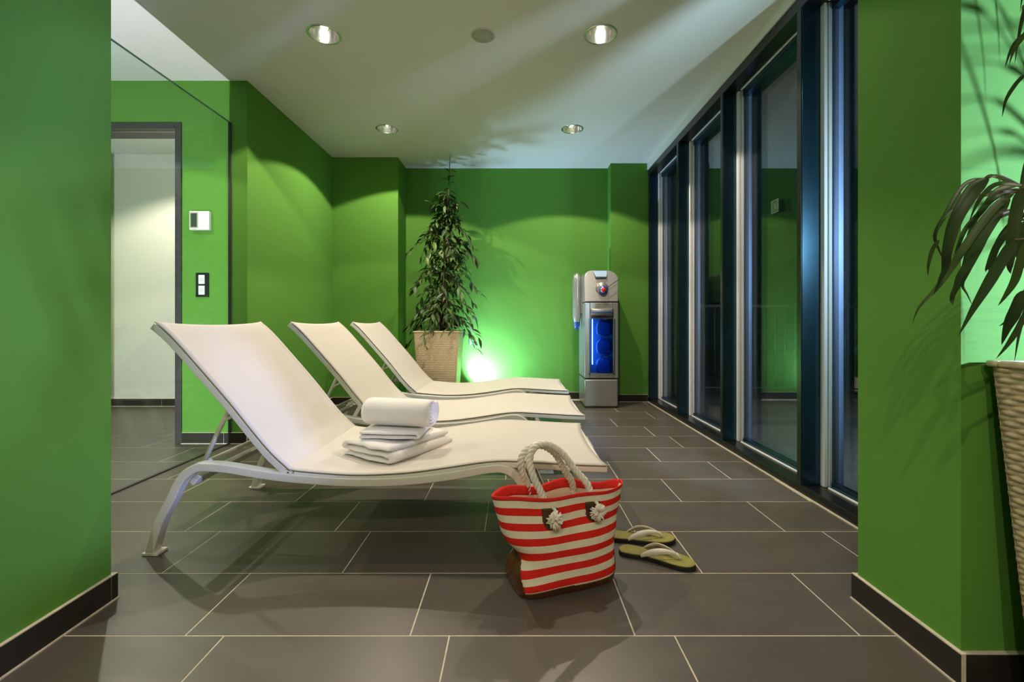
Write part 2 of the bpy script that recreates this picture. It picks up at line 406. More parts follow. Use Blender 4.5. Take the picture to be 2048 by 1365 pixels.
# ------------------------------------------------------------------ window wall
XG = 1.49
sbox('trim_1', M['grout'], XW-0.006, XW+0.004, 1.372, 4.73, 0.0, 0.004)
sbox('trim_2', M['black'], XW+0.004, XG+0.10, 1.36, 4.73, 0.0, 0.045, bevel=0.002)      # sill
sbox('trim_3', M['black'], XW+0.004, XG+0.10, 1.36, 4.73, 2.364, 2.425, bevel=0.002)    # head
sbox('trim_4', M['white'], XW-0.004, XG+0.02, 1.36, 4.73, 2.425, CEIL)                 # plaster above the frame
POST = [1.372, 2.19, 3.02, 3.845, 4.67]
tn = 5
for i, y in enumerate(POST):
    po = struct(bx(XW+0.006, XG-0.004, y, y+0.036, 0.045, 2.364).build('trim_%d' % tn, M['post'], bevel=0.0015)); tn += 1
    bx(XW+0.002, XW+0.0075, y+0.004, y+0.036, 0.045, 2.364).build('front_cap', M['black'], po)
for i in range(4):
    ya, yb = POST[i]+0.036, POST[i+1]
    w = struct(empty('window_%d' % (i+1), (0, 0, 0)))
    for a, b, d, m_ in ((-0.013, 0.002, 0.030, 'alu'), (0.007, 0.022, 0.034, 'alu'), (0.024, 0.070, 0.042, 'jamb')):      # upright profiles at the far jamb
        bx(XG+a, XG+b, yb-d, yb-0.001, 0.046, 2.363).build('frame_profile', M[m_], w, bevel=0.001)
    bx(XG+0.0, XG+0.045, ya+0.003, ya+0.045, 0.046, 2.363).build('frame_profile', M['post'], w, bevel=0.002)
    for z0, z1 in ((0.046, 0.052), (2.357, 2.363)):
        bx(XG-0.010, XG+0.0, ya, yb-0.05, z0, z1).build('track', M['alu'], w)
    for z0, z1 in ((0.046, 0.075), (2.315, 2.363)):
        bx(XG+0.004, XG+0.042, ya+0.045, yb-0.052, z0, z1).build('sash_rail', M['post'], w, bevel=0.002)
    bx(XG+0.026, XG+0.030, ya+0.04, yb-0.05, 0.07, 2.33).build('pane', M['glass'], w)
    bx(XG+0.046, XG+0.050, ya+0.04, yb-0.05, 0.07, 2.33).build('pane', M['glass'], w)
# terrace
sbox('ground', M['outside'], XG+0.10, 9.0, 1.2, 14.0, -0.15, -0.02)
rl = empty('balcony_railing', (0, 0, 0))
tag(rl, 'dark metal balcony railing with upright bars on the terrace outside the windows', 'railing')
RY = 5.05
MB().tube([(1.75, RY, 1.01), (4.6, RY, 1.01)], 0.02, 8).build('top_rail', M['railing'], rl, smooth=True)
MB().tube([(1.75, RY, 0.10), (4.6, RY, 0.10)], 0.012, 8).build('bottom_rail', M['railing'], rl, smooth=True)
for k in range(26):
    x = 1.78+k*0.112
    MB().tube([(x, RY, -0.02 if k % 8 == 0 else 0.1), (x, RY, 1.0)], 0.014 if k % 8 == 0 else 0.007, 6).build('baluster', M['railing'], rl, smooth=True)
# exit sign reflection in the glass, painted as a thin plate at the pane
M['exit_g'] = mat('exit_reflection_green', (0.006, 0.035, 0.012), 0.4)
M['exit_w'] = mat('exit_reflection_pale', (0.10, 0.19, 0.12), 0.5)
es = empty('exit_sign_reflection', (XG+0.012, 2.615, 1.505)); es.rotation_euler = (0, 0, 0)
tag(es, 'faint painted reflection of a small green emergency exit sign with a running figure in the window pane', 'sign reflection')
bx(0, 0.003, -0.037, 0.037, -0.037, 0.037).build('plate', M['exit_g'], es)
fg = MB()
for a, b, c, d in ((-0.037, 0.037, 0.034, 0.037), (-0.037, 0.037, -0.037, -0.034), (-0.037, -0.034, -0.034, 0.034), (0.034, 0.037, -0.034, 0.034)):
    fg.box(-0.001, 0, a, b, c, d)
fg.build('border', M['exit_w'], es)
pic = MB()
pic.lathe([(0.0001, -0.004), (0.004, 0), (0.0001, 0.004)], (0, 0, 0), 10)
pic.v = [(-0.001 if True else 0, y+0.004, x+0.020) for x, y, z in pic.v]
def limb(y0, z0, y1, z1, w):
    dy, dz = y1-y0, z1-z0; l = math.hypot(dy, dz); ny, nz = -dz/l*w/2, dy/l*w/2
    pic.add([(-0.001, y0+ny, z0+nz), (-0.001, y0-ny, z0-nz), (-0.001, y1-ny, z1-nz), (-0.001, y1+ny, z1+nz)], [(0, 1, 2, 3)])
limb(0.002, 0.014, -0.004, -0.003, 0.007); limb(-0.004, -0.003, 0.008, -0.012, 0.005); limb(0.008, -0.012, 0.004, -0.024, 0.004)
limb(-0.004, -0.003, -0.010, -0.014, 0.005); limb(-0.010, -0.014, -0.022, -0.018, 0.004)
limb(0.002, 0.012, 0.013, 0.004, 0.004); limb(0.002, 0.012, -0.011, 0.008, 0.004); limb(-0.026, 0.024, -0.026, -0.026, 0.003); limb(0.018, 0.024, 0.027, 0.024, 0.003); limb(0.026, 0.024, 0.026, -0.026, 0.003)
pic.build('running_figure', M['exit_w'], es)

# ------------------------------------------------------------------ ceiling fixtures
DL = ['bright recessed downlight at the front left of the ceiling, bulb showing', 'bright recessed downlight at the front right of the ceiling, bulb showing',
      'small recessed chrome downlight far back left, above the far lounger', 'small recessed chrome downlight far back right, in front of the water dispenser']
dl0 = None
def downlight(x, y):
    t = empty('downlight', (x, y, CEIL))
    MB().lathe([(0.0855, 0.001), (0.0945, 0.001), (0.0945, -0.003), (0.084, -0.0045), (0.084, 0.001)], (0, 0, 0), 40).build('trim_ring', M['chrome'], t, smooth=True)
    MB().lathe([(0.0855, -0.001), (0.083, 0.02), (0.075, 0.05), (0.058, 0.08), (0.03, 0.10), (0.002, 0.105)], (0, 0, 0), 40).build('reflector', M['chrome'], t, smooth=True)
    MB().lathe([(0.001, 0.033), (0.015, 0.035), (0.020, 0.042), (0.020, 0.085), (0.008, 0.099), (0.001, 0.10)], (0, 0, 0), 16).build('bulb', M['bulb'], t, smooth=True)
    return t
def copy_tree(o, parent=None):
    c = o.copy(); COL.objects.link(c)
    if parent: c.parent = parent
    for ch in list(o.children): copy_tree(ch, c)
    return c
for i, (x, y) in enumerate(DOWN[:4]):
    if dl0 is None: dl0 = downlight(x, y); t = dl0
    else: t = copy_tree(dl0); t.location = (x, y, CEIL)
    tag(t, DL[i], 'ceiling light', 'recessed ceiling downlights')
for (x, y), w_ in zip(DOWN[4:], ('unseen left fill light added behind the camera', 'unseen right fill light added behind the camera', 'in the corridor left of the glass partition, outside the frame')):
    t = copy_tree(dl0); t.location = (x, y, CEIL)
    tag(t, 'recessed ceiling downlight, '+w_, 'ceiling light', 'recessed ceiling downlights')
sd = empty('smoke_detector', (-0.185, 2.62, CEIL)); tag(sd, 'flat round grey disc on the ceiling between the two front downlights', 'ceiling disc')
MB().lathe([(0.001, -0.006), (0.060, -0.006), (0.064, -0.003), (0.064, 0.0)], (0, 0, 0), 40).build('cover', M['detector'], sd, smooth=True)
MB().lathe([(0.0645, 0.0), (0.0645, -0.003), (0.072, -0.002), (0.072, 0.0)], (0, 0, 0), 40).build('ring', M['white'], sd, smooth=True)

# ------------------------------------------------------------------ wall devices beside the door
th = empty('thermostat', (-2.152, YD, 1.528)); tag(th, 'white thermostat box with a dark display on the green wall beside the doorway', 'thermostat')
bx(-0.068, 0.068, -0.028, 0, -0.065, 0.065).build('housing', M['plast_white'], th, bevel=0.005)
bx(-0.062, -0.006, -0.0295, -0.027, -0.052, 0.056).build('display_frame', M['detector'], th, bevel=0.001)
bx(-0.055, -0.014, -0.031, -0.029, -0.045, 0.048).build('display', M['lcd'], th)
bx(-0.045, -0.020, -0.0296, -0.0275, -0.060, -0.057).build('badge', M['detector'], th)
sw = empty('light_switch', (-2.145, YD, 1.090)); tag(sw, 'double light switch with two white rockers in a black frame, below the thermostat', 'switch')
bx(-0.044, 0.044, -0.010, 0, -0.083, 0.083).build('frame', M['plast_black'], sw, bevel=0.003)
for z in (0.037, -0.037):
    rk = bx(-0.022, 0.020, -0.015, -0.008, z-0.031, z+0.031).build('rocker', M['plast_white'], sw, bevel=0.003)
    for q in (-0.008, 0.0, 0.008):
        bx(-0.016, 0.014, -0.0155, -0.0145, z+q-0.0012, z+q+0.0012).build('label_line', M['detector'], rk)

# ------------------------------------------------------------------ SUN LOUNGERS
def pz(px, py, Y): return ((px-1030)*Y/F, H-(py-644)*Y/F)
BASE = [(288, 1109), (297, 1075), (307.6, 1042), (320, 1018), (332.4, 994), (343, 971), (355, 952), (373, 936.5), (391, 929), (408.6, 927.6), (450, 930.5), (507, 940), (560, 947.5), (620, 953), (693, 957.5), (760, 957.5),
        (825, 954), (900, 945), (960, 934), (990, 930), (1010, 931.5), (1027, 939), (1042, 953), (1056, 975), (1072, 1008), (1090, 1052), (1104, 1085), (1114, 1109)]
base = crom([pz(x, y, 1.615) for x, y in BASE], 3)
SEAT = crom([pz(x, y, 1.64) for x, y in [(577, 936.5), (600, 940.5), (640, 944), (700, 948), (760, 947.5), (826, 943), (900, 933), (960, 924), (1005, 920.5), (1058, 922.5), (1124, 926.5), (1170, 929), (1214, 930.5)]], 5)
BACK = crom([pz(x, y, 1.64) for x, y in [(586, 941), (576, 932), (548, 906), (516, 869), (472, 814), (432, 767), (404, 735), (368, 694), (340, 665), (316, 645)]], 5)
Y0, Y1 = 1.615, 2.305
ML = {}
def lounger(loc):
    t = empty('sun_lounger', loc)
    fw = M['frame_white']
    for ya, yb in ((Y0, Y0+0.042), (Y1-0.042, Y1)):
        MB().ribbon(base, 0.031, ya, yb).build('side_rail', fw, t, bevel=0.005, seg=2)
        for xx in (base[0][0]+0.0, base[-1][0]-0.062):
            bx(xx-0.008, xx+0.050 if xx < -1 else xx+0.070, ya-0.002, yb+0.006, 0.0, 0.010).build('foot', fw, t, bevel=0.002)
    def cross(name, x, z, w, h, tilt=0):
        o = bx(-w/2, w/2, Y0+0.04, Y1-0.04, -h/2, h/2).build(name, fw, t, bevel=0.003, loc=(x, 0, z)); o.rotation_euler = (0, tilt, 0)
    cross('crossbar', -1.172, 0.258, 0.042, 0.020, R(-50))
    cross('crossbar', 0.035, 0.258, 0.042, 0.020, R(50))
    cross('crossbar', -0.80, 0.290, 0.026, 0.016)
    # frame tubes of seat and back
    for ya in (Y0+0.010, Y1-0.038):
        MB().ribbon([(x, z-0.004) for x, z in SEAT], 0.020, ya, ya+0.028).build('seat_tube', fw, t, bevel=0.004)
        MB().ribbon([(x-0.003, z-0.004) for x, z in BACK][::-1], 0.024, ya, ya+0.028).build('back_tube', fw, t, bevel=0.004)
        MB().tube([(BACK[0][0]+0.01, ya-0.002, BACK[0][1]-0.004), (BACK[0][0]+0.01, ya+0.03, BACK[0][1]-0.004)], 0.0045, 10).build('hinge_bolt', M['chrome'], t, smooth=True)
    MB().tube([(SEAT[-1][0]-0.012, Y0+0.03, SEAT[-1][1]-0.016), (SEAT[-1][0]-0.012, Y1-0.03, SEAT[-1][1]-0.016)], 0.009, 10).build('end_bar', fw, t, smooth=True)
    MB().tube([(BACK[-1][0]+0.015, Y0+0.03, BACK[-1][1]-0.030), (BACK[-1][0]+0.015, Y1-0.03, BACK[-1][1]-0.030)], 0.009, 10).build('top_bar', fw, t, smooth=True)
    # slings
    def sling(path, name, endcave, sag):
        n = len(path)-1
        L = [0]
        for a, b in zip(path, path[1:]): L.append(L[-1]+math.hypot(b[0]-a[0], b[1]-a[1]))
        def at(s):
            s = max(0, min(L[-1], s))
            for i in range(n):
                if s <= L[i+1]+1e-9:
                    k = (s-L[i])/(L[i+1]-L[i]); return (path[i][0]+(path[i+1][0]-path[i][0])*k, path[i][1]+(path[i+1][1]-path[i][1])*k, path[i+1][0]-path[i][0], path[i+1][1]-path[i][1])
            return (*path[-1], path[-1][0]-path[-2][0], path[-1][1]-path[-2][1])
        def fn(u, v):
            w = 4*v*(1-v)
            end = L[-1]-endcave*(w**0.7)
            x, z, dx, dz = at(u*end)
            l = math.hypot(dx, dz); nx, nz = -dz/l, dx/l
            if dx < 0: nx, nz = -nx, -nz
            edge = 0.0025
            s = sag*w*min(1, 6*min(u+0.03, 1.03-u))
            return (x+nx*(edge-s), Y0+0.008+v*(Y1-Y0-0.016), z+nz*(edge-s))
        o = MB().grid(fn, 60, 24).build(name, M['sling'], t, smooth=True, solid=0.004)
        for v in (0.028, 0.972):
            MB().tube([fn(i/60, v) for i in range(61)], 0.0035, 6).build('hem_cord', M['sling'], o, smooth=True)
        return o
    sling(SEAT, 'seat_sling', 0.028, 0.012)
    sling(BACK, 'back_sling', 0.020, 0.014)
    # back support
    for y in (Y0+0.075, Y1-0.075):
        MB().tube([(-1.052, y, 0.545), (-1.085, y, 0.475), (-1.165, y, 0.305)], 0.0085, 10).build('support_strut', fw, t, smooth=True)
        MB().tube(crom([(-1.092, y, 0.462), (-1.075, y, 0.474), (-1.045, y, 0.488), (-1.012, y, 0.502)], 5), 0.006, 8).build('support_link', fw, t, smooth=True)
    MB().tube([(-1.165, Y0+0.02, 0.308), (-1.165, Y1-0.02, 0.308)], 0.0085, 10).build('support_bar', fw, t, smooth=True)
    return t
L1 = lounger((0, 0, 0))
L2 = copy_tree(L1); L2.location = (0.055, 0.87, 0)
L3 = copy_tree(L1); L3.location = (0.072, 1.77, 0)
GL = 'white sun loungers side by side'
tag(L1, 'nearest white sun lounger, with the stack of towels on its seat', 'sun lounger', GL)
tag(L2, 'middle white sun lounger of the row of three, between the two others', 'sun lounger', GL)
tag(L3, 'farthest white sun lounger, in front of the tall potted ficus', 'sun lounger', GL)

# ------------------------------------------------------------------ TOWELS
def terry():
    m, nt, b = newmat('terry_cloth')
    b.inputs['Base Color'].default_value = (0.86, 0.835, 0.80, 1); b.inputs['Roughness'].default_value = 0.95; b.inputs['Specular IOR Level'].default_value = 0.1
    b.inputs['Sheen Weight'].default_value = 0.3
    tc = N(nt, 'ShaderNodeTexCoord'); nz = N(nt, 'ShaderNodeTexNoise'); nz.inputs['Scale'].default_value = 260; nz.inputs['Detail'].default_value = 3
    nt.links.new(tc.outputs['Object'], nz.inputs['Vector'])
    bp = N(nt, 'ShaderNodeBump'); bp.inputs['Strength'].default_value = 0.5; bp.inputs['Distance'].default_value = 0.003
    nt.links.new(nz.outputs['Fac'], bp.inputs['Height']); nt.links.new(bp.outputs[0], b.inputs['Normal'])
    return m
M['terry'] = terry()
from mathutils import noise as mnoise
def folded(name, w, d, h, layers, loc, rz, wob=0.004, seed=0):
    """folded towel: cloth swept back and forth, rounded folds at +x / -x"""
    t0 = h/layers; pts = []
    for i in range(layers):
        z = t0*(i+0.5); xs = [-w/2+t0*0.5, w/2-t0*0.5]
        if i % 2: xs.reverse()
        n = 12
        for k in range(n+1): pts.append((xs[0]+(xs[1]-xs[0])*k/n, z))
        if i < layers-1:
            cx = xs[1]; sg = 1 if i % 2 == 0 else -1
            for k in range(1, 6):
                a = -PI/2+PI*k/6
                pts.append((cx+sg*math.cos(a)*t0*0.5, z+t0*0.5+math.sin(a)*t0*0.5))
    mb = MB(); m = len(pts); nd = 14; th = t0*0.47
    def ring(i, y, k):
        pass
    rows = []
    for i, (x, z) in enumerate(pts):
        a = pts[max(0, i-1)]; b = pts[min(m-1, i+1)]
        dx, dz = b[0]-a[0], b[1]-a[1]; l = math.hypot(dx, dz) or 1
        rows.append((x, z, -dz/l, dx/l))
    vs = []; fs = []
    nr = 2*(nd+1)
    for i, (x, z, nx, nz) in enumerate(rows):
        for side in (1, -1):
            for j in range(nd+1):
                v = j/nd if side == 1 else 1-j/nd
                y = -d/2+v*d
                e = min(1, math.sqrt(max(0, 1-(2*v-1)**10)))
                q = th*(0.35+0.65*e)
                # end rounding
                X, Z = x+nx*q*side, z+nz*q*side
                w_ = mnoise.noise(Vector((X*9+seed, y*9, Z*20)))*wob
                X += w_*0.8; Z = max(0.001, Z+w_*(Z/h))
                y2 = y*(1+0.02*math.sin(i*0.7+seed))+mnoise.noise(Vector((i*0.35, seed, side)))*wob*(abs(2*v-1)**3)
                vs.append((X, y2, Z))
    for i in range(m-1):
        for j in range(nr):
            fs.append((i*nr+j, i*nr+(j+1) % nr, (i+1)*nr+(j+1) % nr, (i+1)*nr+j))
    fs += [tuple(range(nr))[::-1], tuple((m-1)*nr+j for j in range(nr))]
    mb.add(vs, fs)
    o = mb.build(name, M['terry'], smooth=True); o.location = loc; o.rotation_euler = (0, 0, rz)
    return o
SZ = 0.281
tb = folded('folded_towel', 0.27, 0.36, 0.068, 3, (-0.500, 1.955, SZ+0.002), R(-32), 0.011, 3)
tag(tb, 'large folded white towel at the bottom of the stack on the nearest lounger', 'towel', 'white towels on the nearest lounger')
tm = folded('folded_towel', 0.250, 0.235, 0.034, 2, (-0.512, 1.955, SZ+0.075), R(-3), 0.005, 9)
tag(tm, 'small folded white towel in the middle of the stack, under the rolled one', 'towel', 'white towels on the nearest lounger')
def rolled(loc, rz, L=0.30, rad=0.050):
    turns = 4.2; n = 150; th = rad/turns*0.52
    sp = []
    for i in range(n+1):
        a = 2*PI*turns*i/n; r = 0.004+(rad-0.004-th*0.5)*i/n
        sp.append((a, r))
    mb = MB(); vs = []; nl = 18
    for i, (a, r) in enumerate(sp):
        for side in (1, -1):
            for j in range(nl+1):
                v = j/nl if side == 1 else 1-j/nl
                e = math.sqrt(max(0, 1-(2*v-1)**12)); q = th*(0.3+0.7*e)*side
                rr = r+q; x = -L/2+v*L
                x += (0.010*(1-r/rad) if v > 0.5 else -0.010*(1-r/rad))*-abs(2*v-1)**6*1.0
                rr += mnoise.noise(Vector((x*8, a*0.5, 2)))*0.003*(r/rad)
                z = math.sin(a-0.6)*rr; y = math.cos(a-0.6)*rr
                z = z*0.97 if z > 0 else z*0.90
                vs.append((x, y*1.08, z))
    nr = 2*(nl+1)
    fs = [(i*nr+j, i*nr+(j+1) % nr, (i+1)*nr+(j+1) % nr, (i+1)*nr+j) for i in range(n) for j in range(nr)]
    fs += [tuple(range(nr))[::-1], tuple(n*nr+j for j in range(nr))]
    mb.add(vs, fs)
    o = mb.build('rolled_towel', M['terry'], smooth=True); o.location = loc; o.rotation_euler = (0, 0, rz); return o
tr = rolled((-0.490, 1.930, SZ+0.114+0.059), R(-13), 0.300, 0.066)
tag(tr, 'rolled white towel with a spiral end, lying on top of the folded ones', 'towel', 'white towels on the nearest lounger')

# ------------------------------------------------------------------ PLANTERS AND PLANTS
PH, PW0, PW1 = 0.750, 0.210, 0.165      # height, half width at the top and at the foot
def weave_face(amp=1.0, rows=62):
    cols = 16; nu = cols*5; nv = rows*5
    def fn(u, v):
        z = v*(PH-0.014); hw = PW1+(PW0-PW1)*z/PH
        r = v*rows; row = int(min(rows-1, math.floor(r))); fr_ = r-row
        round_ = math.sqrt(max(0, 1-(2*fr_-1)**2))
        ph = u*cols*PI + row*PI
        d = 0.0042*amp*round_ + 0.0034*amp*amp*math.cos(ph)*round_
        e = min(u, 1-u)*2*hw
        d *= min(1, 0.25+e/0.01)
        return (-hw+u*2*hw, -(hw+d)+0.004, z)
    return MB().grid(fn, nu, nv)
wm = weave_face()
wm_far = weave_face(0.45, 44)
def planter(parent, wm=wm):
    o = None
    for k in range(4):
        if k == 0:
            o = wm.build('wicker_side', M['wicker'], parent, smooth=True); first = o
        else:
            o = bpy.data.objects.new('wicker_side', first.data); COL.objects.link(o); o.parent = parent
        o.rotation_euler = (0, 0, k*PI/2); o['kind'] = 'stuff'
    rim = MB()
    w = PW0+0.006; wi = PW0-0.02
    for a, b, c, d in ((-w, w, -w, -wi), (-w, w, wi, w), (-w, -wi, -wi, wi), (wi, w, -wi, wi)):
        rim.box(a, b, c, d, PH-0.014, PH)
    rim.build('rim', M['wicker'], parent, bevel=0.004)
    ln = MB(); a = PW0-0.012
    ln.grid(lambda u, v: (-a*0.99+2*a*0.99*u, -a*0.99+2*a*0.99*v, 0.70+0.012*mnoise.noise(Vector((u*9, v*9, 0)))), 20, 20)
    ln.build('soil', M['soil'], parent, smooth=True)
    bx(-PW1+0.002, PW1-0.002, -PW1+0.002, PW1-0.002, 0.0, 0.01).build('foot', M['wicker'], parent)
PF = (-0.735, 4.43); PN = (1.287, 0.815)
fic = empty('potted_ficus', (*PF, 0)); tag(fic, 'tall dark green ficus in a square woven beige planter against the back wall', 'potted plant')
planter(fic, wm_far)
near = empty('potted_ficus', (*PN, 0)); tag(near, 'potted plant with long drooping strap leaves in a woven planter at the right edge', 'potted plant')
planter(near)

def small_leaf():
    L, Wd = 1.0, 0.30; pr = [(0, 0.03), (0.15, 0.6), (0.4, 1.0), (0.65, 0.82), (0.88, 0.32), (1.0, 0.0)]
    vs = []; fs = []
    for i, (t, w) in enumerate(pr):
        x = t*L; z = -0.22*t*t; ww = w*Wd/2
        vs += [(x, -ww, z+ww*0.35), (x, 0, z), (x, ww, z+ww*0.35)]
    for i in range(len(pr)-1):
        a = i*3; fs += [(a, a+3, a+4, a+1), (a+1, a+4, a+5, a+2)]
    return vs, fs
LV, LF = small_leaf()
rnd = random.Random(11)
TX = 0.06
trunks = []
for k in range(5):
    a = k*2*PI/5
    pts = []
    for i in range(15):
        z = 0.70+i*(1.35/14)*(1.0 if k < 3 else 0.75)
        rr = 0.035-0.022*i/14
        pts.append((TX*0.6+TX*0.4*i/14+rr*math.cos(a+i*0.5), rr*math.sin(a+i*0.5), z))
    MB().tube(pts, [0.011-0.005*i/14 for i in range(15)], 7).build('trunk', M['bark'], fic, smooth=True)
MB().tube([(0.085, 0, 1.9), (0.09, 0.0, 2.15), (0.095, 0, 2.36), (0.10, 0, 2.47)], [0.008, 0.006, 0.004, 0.0018], 6).build('top_shoot', M['bark'], fic, smooth=True)
env = [(0.66, 0.30), (0.80, 0.37), (1.0, 0.34), (1.15, 0.33), (1.35, 0.36), (1.55, 0.38), (1.68, 0.36), (1.78, 0.24), (1.86, 0.12), (2.0, 0.11), (2.2, 0.10), (2.36, 0.06)]
leaves = []
nb = 78
core = 70
for b in range(nb):
    q = b/(nb-1)
    z0 = 0.86+q*1.42 if b < 68 else 0.80+rnd.random()*0.25
    az = b*2.399+rnd.uniform(-0.4, 0.4)
    rad = interp(env, z0)*rnd.uniform(0.60, 1.12)
    if z0 > 1.85: rad *= 0.8
    cx = TX*0.6+TX*0.4*(z0-0.7)/1.35
    n = 9; pts = []
    droop = rnd.uniform(0.04, 0.24)*(rad/0.35)
    if z0 < 1.1: droop += 0.10
    for i in range(n+1):
        t = i/n
        pts.append(Vector((cx+math.cos(az)*rad*t, math.sin(az)*rad*t*0.9, z0+0.08*math.sin(PI*min(1, t*1.1))*rad/0.35-droop*t**2.2)))
    pts = [Vector((p.x, min(p.y, 0.42), p.z)) for p in pts]
    MB().tube(pts, [0.0045-0.003*i/n for i in range(n+1)], 5).build('branch', M['bark'], fic, smooth=True)
    nl = 9 if z0 < 1.9 else 5
    for i in range(nl):
        t = 0.22+0.78*(i+0.5)/nl
        k = min(n-1, int(t*n)); p = pts[k].lerp(pts[k+1], t*n-k)
        d = (pts[min(n, k+1)]-pts[k]).normalized()
        ang = az+(1 if i % 2 else -1)*rnd.uniform(0.4, 1.2)+rnd.uniform(-0.3, 0.3)
        pitch = rnd.uniform(0.1, 1.15) if z0 < 1.85 else rnd.uniform(-0.2, 0.6)
        s = rnd.uniform(0.075, 0.125)
        dirv = Vector((math.cos(ang)*math.cos(pitch), math.sin(ang)*math.cos(pitch), -math.sin(pitch)))
        leaves.append((p, dirv, s, rnd.uniform(-0.6, 0.6)))
for b in range(core):                                        # short twigs close to the stems
    z0 = 0.74+1.25*rnd.random(); az = rnd.uniform(0, 2*PI); cx = TX*0.6+TX*0.4*(z0-0.7)/1.35; rad = rnd.uniform(0.08, 0.20)
    pts = [Vector((cx+math.cos(az)*rad*t, math.sin(az)*rad*t*0.9, z0+0.10*t-0.06*t*t)) for t in (0, 0.33, 0.66, 1.0)]
    MB().tube(pts, [0.004, 0.003, 0.0025, 0.0015], 5).build('branch', M['bark'], fic, smooth=True)
    for i in range(7):
        p = pts[1].lerp(pts[3], i/6); ang = az+rnd.uniform(-1.6, 1.6); pitch = rnd.uniform(-0.3, 1.2)
        leaves.append((p, Vector((math.cos(ang)*math.cos(pitch), math.sin(ang)*math.cos(pitch), -math.sin(pitch))), rnd.uniform(0.07, 0.115), rnd.uniform(-0.6, 0.6)))
for i in range(9):
    a = i*2.4; dirv = Vector((math.cos(a), math.sin(a), rnd.uniform(-0.3, 0.5))).normalized()
    leaves.append((Vector((0.092, 0, 2.12+i*0.026)), dirv, 0.085, 0))
def leaf_matrix(p, d, s, roll):
    x = d.normalized(); up = Vector((0, 0, 1)); y = up.cross(x)
    y = y.normalized() if y.length > 1e-3 else Vector((0, 1, 0)); z = x.cross(y)
    m = Matrix((x, y, z)).transposed().to_4x4()
    return Matrix.Translation(p) @ m @ Matrix.Rotation(roll, 4, 'X') @ Matrix.Scale(s, 4)
leaves.sort(key=lambda l: l[0].y)
leaf_me = None
rest = MB()
for i, (p, d, s, r_) in enumerate(leaves):
    mt = leaf_matrix(p, d, s, r_)
    if i < 298:
        if leaf_me is None:
            o = MB().add(LV, LF).build('leaf', M['leaf'], fic, smooth=True); leaf_me = o.data
        else:
            o = bpy.data.objects.new('leaf', leaf_me); COL.objects.link(o); o.parent = fic
        o.matrix_local = mt
    else:
        rest.add([mt @ Vector(v) for v in LV], LF)
rest.build('foliage', M['leaf'], fic, smooth=True, kind='stuff')

# near plant: long strap leaves, each its own curve (frame pixel x, y, depth Y as a note of where it hangs)
def P3(px, py, Y): return Vector(((px-1030)*Y/F, Y, H-(py-644)*Y/F))
def strap(pts, w, parent, name='leaf', fold=0.25, tw=0.0):
    n = 7; path = crom([tuple(p-Vector((*PN, 0))) for p in pts], n); m = len(path)
    vs = []; fs = []; side = None
    for i, p in enumerate(path):
        p = Vector(p); t = (Vector(path[min(i+1, m-1)])-Vector(path[max(i-1, 0)])).normalized()
        view = Vector((-0.45, -0.85, 0.15))
        sd = t.cross(view).normalized()
        sd = Quaternion(t, tw*(i/m)) @ sd
        nn = t.cross(sd).normalized()
        q = i/(m-1)
        ww = w*0.5*min(1, (q/0.12)**0.7 if q < 0.12 else 1)*(1 if q < 0.42 else max(0.02, (1-((q-0.42)/0.58)**1.4)))
        vs += [p-sd*ww+nn*ww*fold, p, p+sd*ww+nn*ww*fold]
    for i in range(m-1):
        a = i*3; fs += [(a, a+3, a+4, a+1), (a+1, a+4, a+5, a+2)]
    mb = MB().add(vs, fs); o = mb.build(name, M['strap'], parent, smooth=True)
    return o
CR = (2050, 372)   # where the drooping twig meets the frame edge
